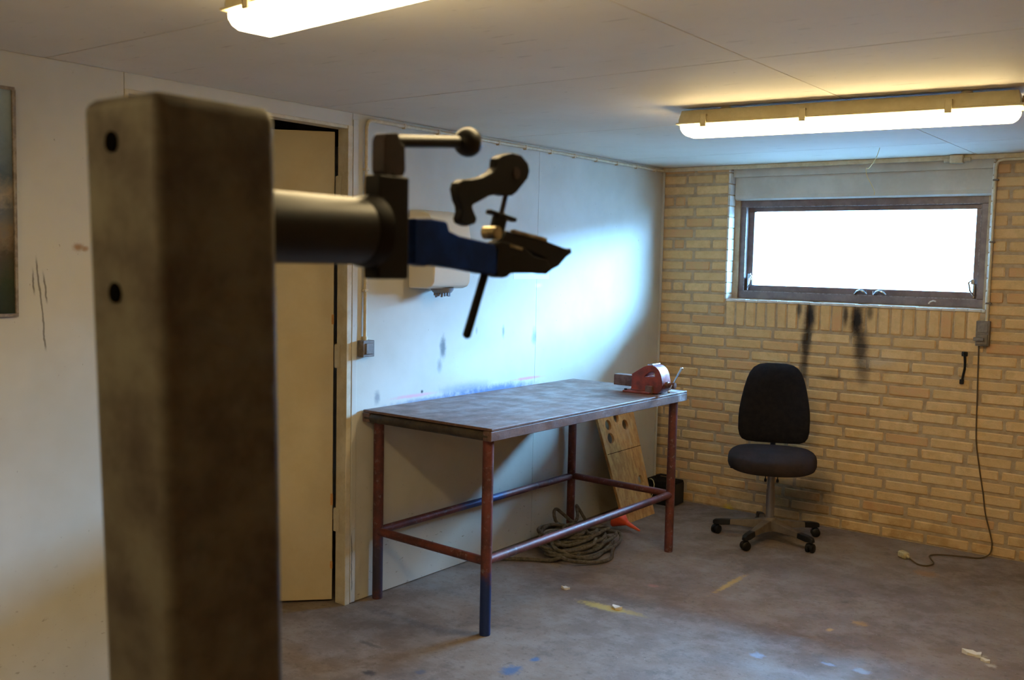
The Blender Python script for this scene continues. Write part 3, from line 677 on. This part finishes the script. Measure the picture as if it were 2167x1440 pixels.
for k in range(5):
    a = math.radians(30 + 72 * k); ca, sa_ = math.cos(a), math.sin(a)
    P = lambda r, w, z: (ca * r - sa_ * w, sa_ * r + ca * w, z)
    rg = [[P(r, -w, z0), P(r, -w * .75, z1), P(r, w * .75, z1), P(r, w, z0)] for r, w, z0, z1 in ((.02, .034, .058, .124), (.10, .029, .066, .112), (.20, .022, .066, .098), (.235, .020, .066, .094))]
    b = B(); v = [p for r in rg for p in r]; f = [(q * 4 + i, q * 4 + (i + 1) % 4, q * 4 + 4 + (i + 1) % 4, q * 4 + 4 + i) for q in range(3) for i in range(4)] + [(3, 2, 1, 0), (12, 13, 14, 15)]
    b.add(v, f); arm_ = obj('star_leg', b, m_chairgrey, ch, .004)
    rg = [[P(r, -w, z0), P(r, -w * .8, z1), P(r, w * .8, z1), P(r, w, z0)] for r, w, z0, z1 in ((.225, .0225, .064, .096), (.28, .022, .058, .092), (.318, .019, .058, .086), (.33, .011, .060, .078))]
    b = B(); v = [p for r in rg for p in r]; b.add(v, f); obj('end_cap', b, m_black, arm_, .004)
    wa = a + (1.2, .4, -.5, .9, .3)[k]; wx, wy = math.cos(wa), math.sin(wa); cx, cy = ca * .308, sa_ * .308
    c_ = thing_c = obj('caster', B().cyl((cx, cy, .04), (cx, cy, .072), .006, n=10).cyl((cx - wx * .008, cy - wy * .008, .036), (cx + wx * .008, cy + wy * .008, .036), .022, n=20), m_black, ch)
    for sg in (-1, 1):
        p0 = Vector((cx + sg * wx * .006, cy + sg * wy * .006, .026)); p1 = Vector((cx + sg * wx * .024, cy + sg * wy * .024, .026))
        b = B(); b.lathe(p0, p1 - p0, [(0, .022), (.002, .026), (.014, .026), (.018, .021), (.0185, 0)], 20); obj('wheel', b, m_black, c_)

# ================================================================== THINGS BESIDE AND UNDER THE BENCH
# chipboard with round holes leaning on the wall
def ell(cu, cv, ru, rv, n=20): return [(cu + ru * math.cos(2 * math.pi * i / n), cv + rv * math.sin(2 * math.pi * i / n)) for i in range(n)]
lean = math.atan2(.22, .68); sn, cs = math.sin(lean), math.cos(lean)
ob = lambda u, w, d: (.252 - sn * w + cs * d, u, cs * w + sn * d + .0)
pts = [(-.80, 0), (-.43, 0), (-.385, .70), (-.828, .70)]
hl = [ell(-.722, .619, .033, .033), ell(-.612, .655, .03, .033), ell(-.525, .598, .034, .033), ell(-.728, .535, .036, .034), ell(-.50, .235, .026, .028)]
bd = tag(obj('chipboard', B().prism(pts, hl, ob, -.018, 0), m_osb, None, .001), 'chipboard sheet with round holes leaning on the wall beyond the workbench', 'board')
obj('board_joint', B().prism([(-.81, .443), (-.40, .447), (-.40, .4435), (-.81, .4395)], [], ob, -.001, .0006), m_hole, bd)

# black bag in the corner
bg_ = thing('black_bag', 'small black bag with a handle in the corner behind the bench leg', 'bag', (.155, -.14, 0))
obj('body', B().box((.045, -.215, 0), (.255, -.06, .135)), m_black, bg_, .012, 3)
obj('flap', B().box((.040, -.22, .118), (.262, -.055, .162)), m_fabric, bg_, .012, 3)
b = B(); b.tube([(.09, -.14, .155), (.10, -.14, .18), (.13, -.14, .19), (.18, -.14, .19), (.21, -.14, .18), (.22, -.14, .155)], .008, 8); obj('handle', b, m_fabric2, bg_)
b = B(); b.box((.262, -.20, .01), (.272, -.075, .15), .003); obj('side_pocket', b, m_black, bg_)
cd_ = B(); cd_.tube([(.09, -.222, .168), (.105, -.228, .172), (.125, -.236, .165), (.135, -.238, .14), (.130, -.236, .10), (.118, -.235, .06), (.11, -.236, .02), (.12, -.25, .006)], .0035, 8)
tag(obj('white_cord', cd_, m_plug), 'thin white cord hanging over the black bag', 'cord')

# heap of rope
rp = []
def lp3(cx, cy, rx, ry, ph, z, n=26, turns=1., tilt=0.):
    for i in range(n):
        a = ph + 2 * math.pi * turns * i / n
        wob = 1 + .07 * math.sin(3 * a + ph * 2) + .05 * math.sin(5 * a + ph * 7)
        rp.append((cx + rx * wob * math.cos(a), cy + ry * wob * math.sin(a), z + .012 * math.sin(2 * a + ph) + tilt * math.sin(a)))
for p in [(.08, -1.95, .011), (.13, -1.88, .011), (.22, -1.80, .011), (.34, -1.74, .012)]: rp.append(p)
for k, (cx, cy, rx, ry) in enumerate([(.40, -1.50, .16, .23), (.33, -1.46, .17, .24), (.37, -1.40, .13, .27), (.28, -1.44, .18, .21), (.30, -1.34, .15, .20), (.26, -1.42, .15, .25), (.34, -1.50, .10, .16), (.22, -1.38, .14, .19), (.28, -1.46, .12, .15), (.20, -1.40, .12, .15), (.30, -1.32, .11, .17), (.22, -1.44, .1, .13)]):
    lp3(cx, cy, rx, ry, -1.6 + k * .31, .022 + .0062 * k, 26, 1.05)
for p in [(.13, -1.36, .10), (.09, -1.34, .15), (.08, -1.30, .165), (.10, -1.26, .13), (.16, -1.24, .09), (.15, -1.18, .11), (.10, -1.12, .15), (.08, -1.07, .13), (.12, -1.05, .06), (.2, -1.08, .02)]: rp.append(p)
def smooth(P, n=4):
    P = [Vector(p) for p in P]; out = []
    for i in range(len(P) - 1):
        a, b_, c, d = P[max(i - 1, 0)], P[i], P[i + 1], P[min(i + 2, len(P) - 1)]
        for k in range(n):
            t = k / n; out.append(.5 * ((2 * b_) + (c - a) * t + (2 * a - 5 * b_ + 4 * c - d) * t * t + (3 * b_ - a - 3 * c + d) * t ** 3))
    return out + [P[-1]]
rp = [(p[0], p[1], max(p[2], .0105)) for p in smooth(rp, 3)]
tag(obj('rope_coil', B().tube(rp, .0098, 8), m_rope), 'tangled coil of dirty grey rope on the floor under the bench', 'rope')

# orange funnel
fu = thing('orange_funnel', 'orange plastic funnel lying on the rope beside the chipboard', 'funnel', (.30, -.93, 0))
ax = Vector((.60, .02, -.22)).normalized(); p0 = Vector((.262, -.925, .078))
b = B(); b.lathe(p0, ax, [(0, .062), (.006, .064), (.010, .062), (.075, .018), (.082, .014)], 24); b.lathe(p0, ax, [(.0, .062), (.002, .059), (.075, .014)], 24); obj('cone', b, m_orange, fu)
b = B(); b.lathe(p0, ax, [(.078, .0155), (.17, .006), (.171, .004), (.09, .010)], 16); obj('spout', b, m_orange, fu)

# ================================================================== WALL FITTINGS
# conduit down the white wall and along its top
YC = -2.795
b = B(); b.tube([(.012, YC, 1.225)] + [(.012, YC, z) for z in (1.5, 1.8, 2.1, 2.195)] + [(.012, YC + .006, 2.213), (.012, YC + .02, 2.224), (.012, YC + .045, 2.228)] + [(.012, y, 2.228) for y in (-2.2, -1.5, -.8, -.03)], .0085, 10)
cn = thing('wall_conduit', 'cream conduit along the top of the white wall and down beside the door', 'conduit', (.012, YC, 1.225)); obj('pipe', b, m_conduit, cn)
for y in [-2.55 + .24 * i for i in range(11)]: obj('pipe_clip', B().box((0, y - .006, 2.214), (.0225, y + .006, 2.2385), .002), m_conduit, cn)
for z in (1.45, 2.0): obj('pipe_clip', B().box((0, YC - .0115, z), (.0225, YC + .0115, z + .012), .002), m_conduit, cn)
sx = thing('wall_switch', 'small grey switch box on the white wall beside the door', 'switch', (.025, YC, 1.15))
obj('box', B().box((0, YC - .036, 1.152), (.040, YC + .036, 1.228)), m_greybox, sx, .003); obj('rocker', B().box((.040, YC - .022, 1.165), (.046, YC + .022, 1.215), .002), m_greybox, sx)
obj('collar', B().cyl((.012, YC, 1.228), (.012, YC, 1.245), .012, n=12), m_conduit, sx)
# dispenser
dpn = thing('wall_dispenser', 'white plastic dispenser on the wall behind the clamp', 'dispenser', (.08, -2.36, 1.46))
prof = [(0, 1.465), (.12, 1.465), (.15, 1.475), (.165, 1.50), (.17, 1.60), (.165, 1.72), (.15, 1.79), (.12, 1.825), (.06, 1.84), (0, 1.84)]
obj('cover', B().prism(prof, [], lambda u, w, d: (u, d, w), -2.50, -2.225), m_disp, dpn, .014, 3)
b = B(); b.lathe((.085, -2.345, 1.468), (0, 0, -1), [(0, .058), (.012, .056), (.024, .046), (.026, .034), (.014, .030), (.012, 0)], 24); obj('outlet', b, m_dispgrey, dpn)
b = B(); R3 = random.Random(3)
for i in range(14):
    a = 2 * math.pi * i / 14; b.box((.085 + .036 * math.cos(a) - .004, -2.345 + .036 * math.sin(a) - .004, 1.432 - R3.uniform(0, .012)), (.085 + .036 * math.cos(a) + .004, -2.345 + .036 * math.sin(a) + .004, 1.447))
obj('outlet_teeth', b, m_dispgrey, dpn)
tag(obj('tape_strip', B().box((.0002, -1.66, 1.505), (.0012, -1.32, 1.565)), m_tape), 'strip of pale tape stuck on the white wall', 'tape')
# picture
pc = thing('framed_picture', 'framed landscape picture cut off by the left edge', 'picture', (.01, -4.72, 1.388))
b = B(); b.box((0, -5.05, 1.388), (.018, -4.383, 1.398)); b.box((0, -5.05, 2.125), (.018, -4.383, 2.135)); b.box((0, -4.393, 1.398), (.018, -4.383, 2.125)); b.box((0, -5.05, 1.398), (.018, -5.04, 2.125)); obj('frame', b, m_frame, pc, .002)
obj('print', B().box((0.001, -5.04, 1.398), (.010, -4.393, 2.125)), m_paint, pc)

# brick wall: conduit, junction box, double switch, cable, plug
XC = 2.068
c2 = thing('brick_wall_conduit', 'cream conduit beside the window running up to the ceiling strip', 'conduit', (XC, -.012, 1.33))
b = B(); b.tube([(XC, -.012, 1.32), (XC, -.012, 1.7), (XC, -.012, 2.16), (XC + .004, -.014, 2.19), (XC + .016, -.020, 2.208), (XC + .04, -.028, 2.214), (XC + .4, -.028, 2.214), (3.9, -.028, 2.214)], .0085, 10); obj('pipe', b, m_conduit, c2)
for z in (1.42, 1.76, 2.10): obj('pipe_clip', B().box((XC - .0115, -.0235, z), (XC + .018, 0, z + .010), .002), m_greybox, c2)
jb = thing('junction_box', 'cream junction box on the ceiling strip above the window', 'junction box', (1.868, -.035, 2.205))
obj('box', B().box((1.835, -.062, 2.202), (1.905, -.018, H - .002)), m_conduit, jb, .004); obj('inlet', B().cyl((1.80, -.03, 2.222), (1.836, -.03, 2.222), .012, n=12), m_conduit, jb); obj('inlet', B().cyl((1.904, -.03, 2.222), (1.94, -.03, 2.222), .012, n=12), m_conduit, jb)
dw = thing('double_switch', 'grey double switch box on the bricks below the conduit', 'switch', (2.055, -.02, 1.185))
obj('box', B().box((2.018, -.036, 1.186), (2.088, 0, 1.326)), m_greybox, dw, .003)
obj('rocker', B().box((2.026, -.041, 1.262), (2.080, -.036, 1.318), .0015), m_greybox, dw); obj('socket', B().box((2.024, -.044, 1.194), (2.082, -.036, 1.252), .0015), m_greybox, dw)
obj('socket_lid', B().box((2.012, -.062, 1.215), (2.066, -.044, 1.235), .003), m_greybox, dw)
cb = smooth([(2.033, -.012, 1.188), (2.035, -.006, 1.05), (2.040, -.006, .871), (2.047, -.006, .656), (2.075, -.006, .48), (2.100, -.007, .35), (2.118, -.008, .24), (2.150, -.010, .13), (2.162, -.012, .07), (2.155, -.03, .02), (2.12, -.09, .006), (2.05, -.12, .006), (1.977, -.149, .006), (1.91, -.19, .006), (1.89, -.235, .006), (1.915, -.30, .006), (1.945, -.37, .006), (1.93, -.44, .006), (1.885, -.45, .007), (1.84, -.41, .012), (1.815, -.385, .016)], 5)
pg = thing('power_cord', 'thin brown cord with a dirty white plug lying on the floor by the bricks', 'power cord', (1.80, -.37, 0))
obj('cord', B().tube(cb, .0038, 8), m_cable, pg)
b = B(); 
pgb = B(); pgb.box((-.034, -.02, 0), (.030, .02, .038), .008); pgb.cyl((.03, 0, .018), (.052, 0, .017), .009, .006, n=12)
rm = Matrix.Translation((1.785, -.362, .0)) @ Matrix.Rotation(math.radians(-38), 4, 'Z'); pgb.v = [rm @ p for p in pgb.v]
obj('plug', pgb, m_plug, pg)
b = B(); b.cyl((1.752, -.342, .016), (1.737, -.331, .016), .0022, n=8); b.cyl((1.762, -.333, .016), (1.748, -.320, .016), .0022, n=8); obj('plug_pins', b, m_chrome, pg)
# black strap hook
b = B(); b.tube(smooth([(1.966, -.004, 1.128), (1.955, -.014, 1.142), (1.964, -.016, 1.118), (1.967, -.012, 1.06), (1.960, -.012, 1.01), (1.957, -.014, .985)], 4), .0065, 8); b.box((1.944, -.022, .962), (1.966, -.004, .99), .003); b.box((1.945, -.012, 1.12), (1.976, 0, 1.146), .003)
tag(obj('strap_hook', b, m_black), 'short black strap hanging on the brick wall beside the cord', 'strap')
# pull string
tag(obj('pull_string', B().tube(smooth([(1.60, -.55, H), (1.56, -.47, 2.21), (1.47, -.30, 2.17), (1.375, -.06, 2.19), (1.372, -.03, 2.15), (1.395, -.012, 2.10), (1.405, .02, 2.06), (1.40, .03, 2.042)], 5), .0018, 6), m_yel), 'thin yellow string hanging from the ceiling to the window head', 'string')
# scraps
def scrap(x, y, r, lab, sd):
    R4 = random.Random(sd); n = 9
    ol = [(x + r * R4.uniform(.5, 1.1) * math.cos(2 * math.pi * i / n), y + r * .7 * R4.uniform(.5, 1.1) * math.sin(2 * math.pi * i / n)) for i in range(n)]
    tag(obj('paper_scrap', B().prism(ol, [], lambda u, w, d: (u, w, d + (.3 * abs(u - x) if d > .001 else 0)), 0, .006), m_chip), lab, 'scrap', 'white scraps on the floor')
scrap(.647, -2.031, .026, 'white crumpled scrap on the floor nearest the front bench rail', 1)
scrap(.982, -2.102, .028, 'white scrap on the yellow paint stain on the floor', 2)
scrap(2.42, -1.60, .045, 'larger white scrap on the dark floor at the lower right', 3)
scrap(2.475, -1.645, .024, 'smaller white scrap beside the larger one at the lower right', 4)
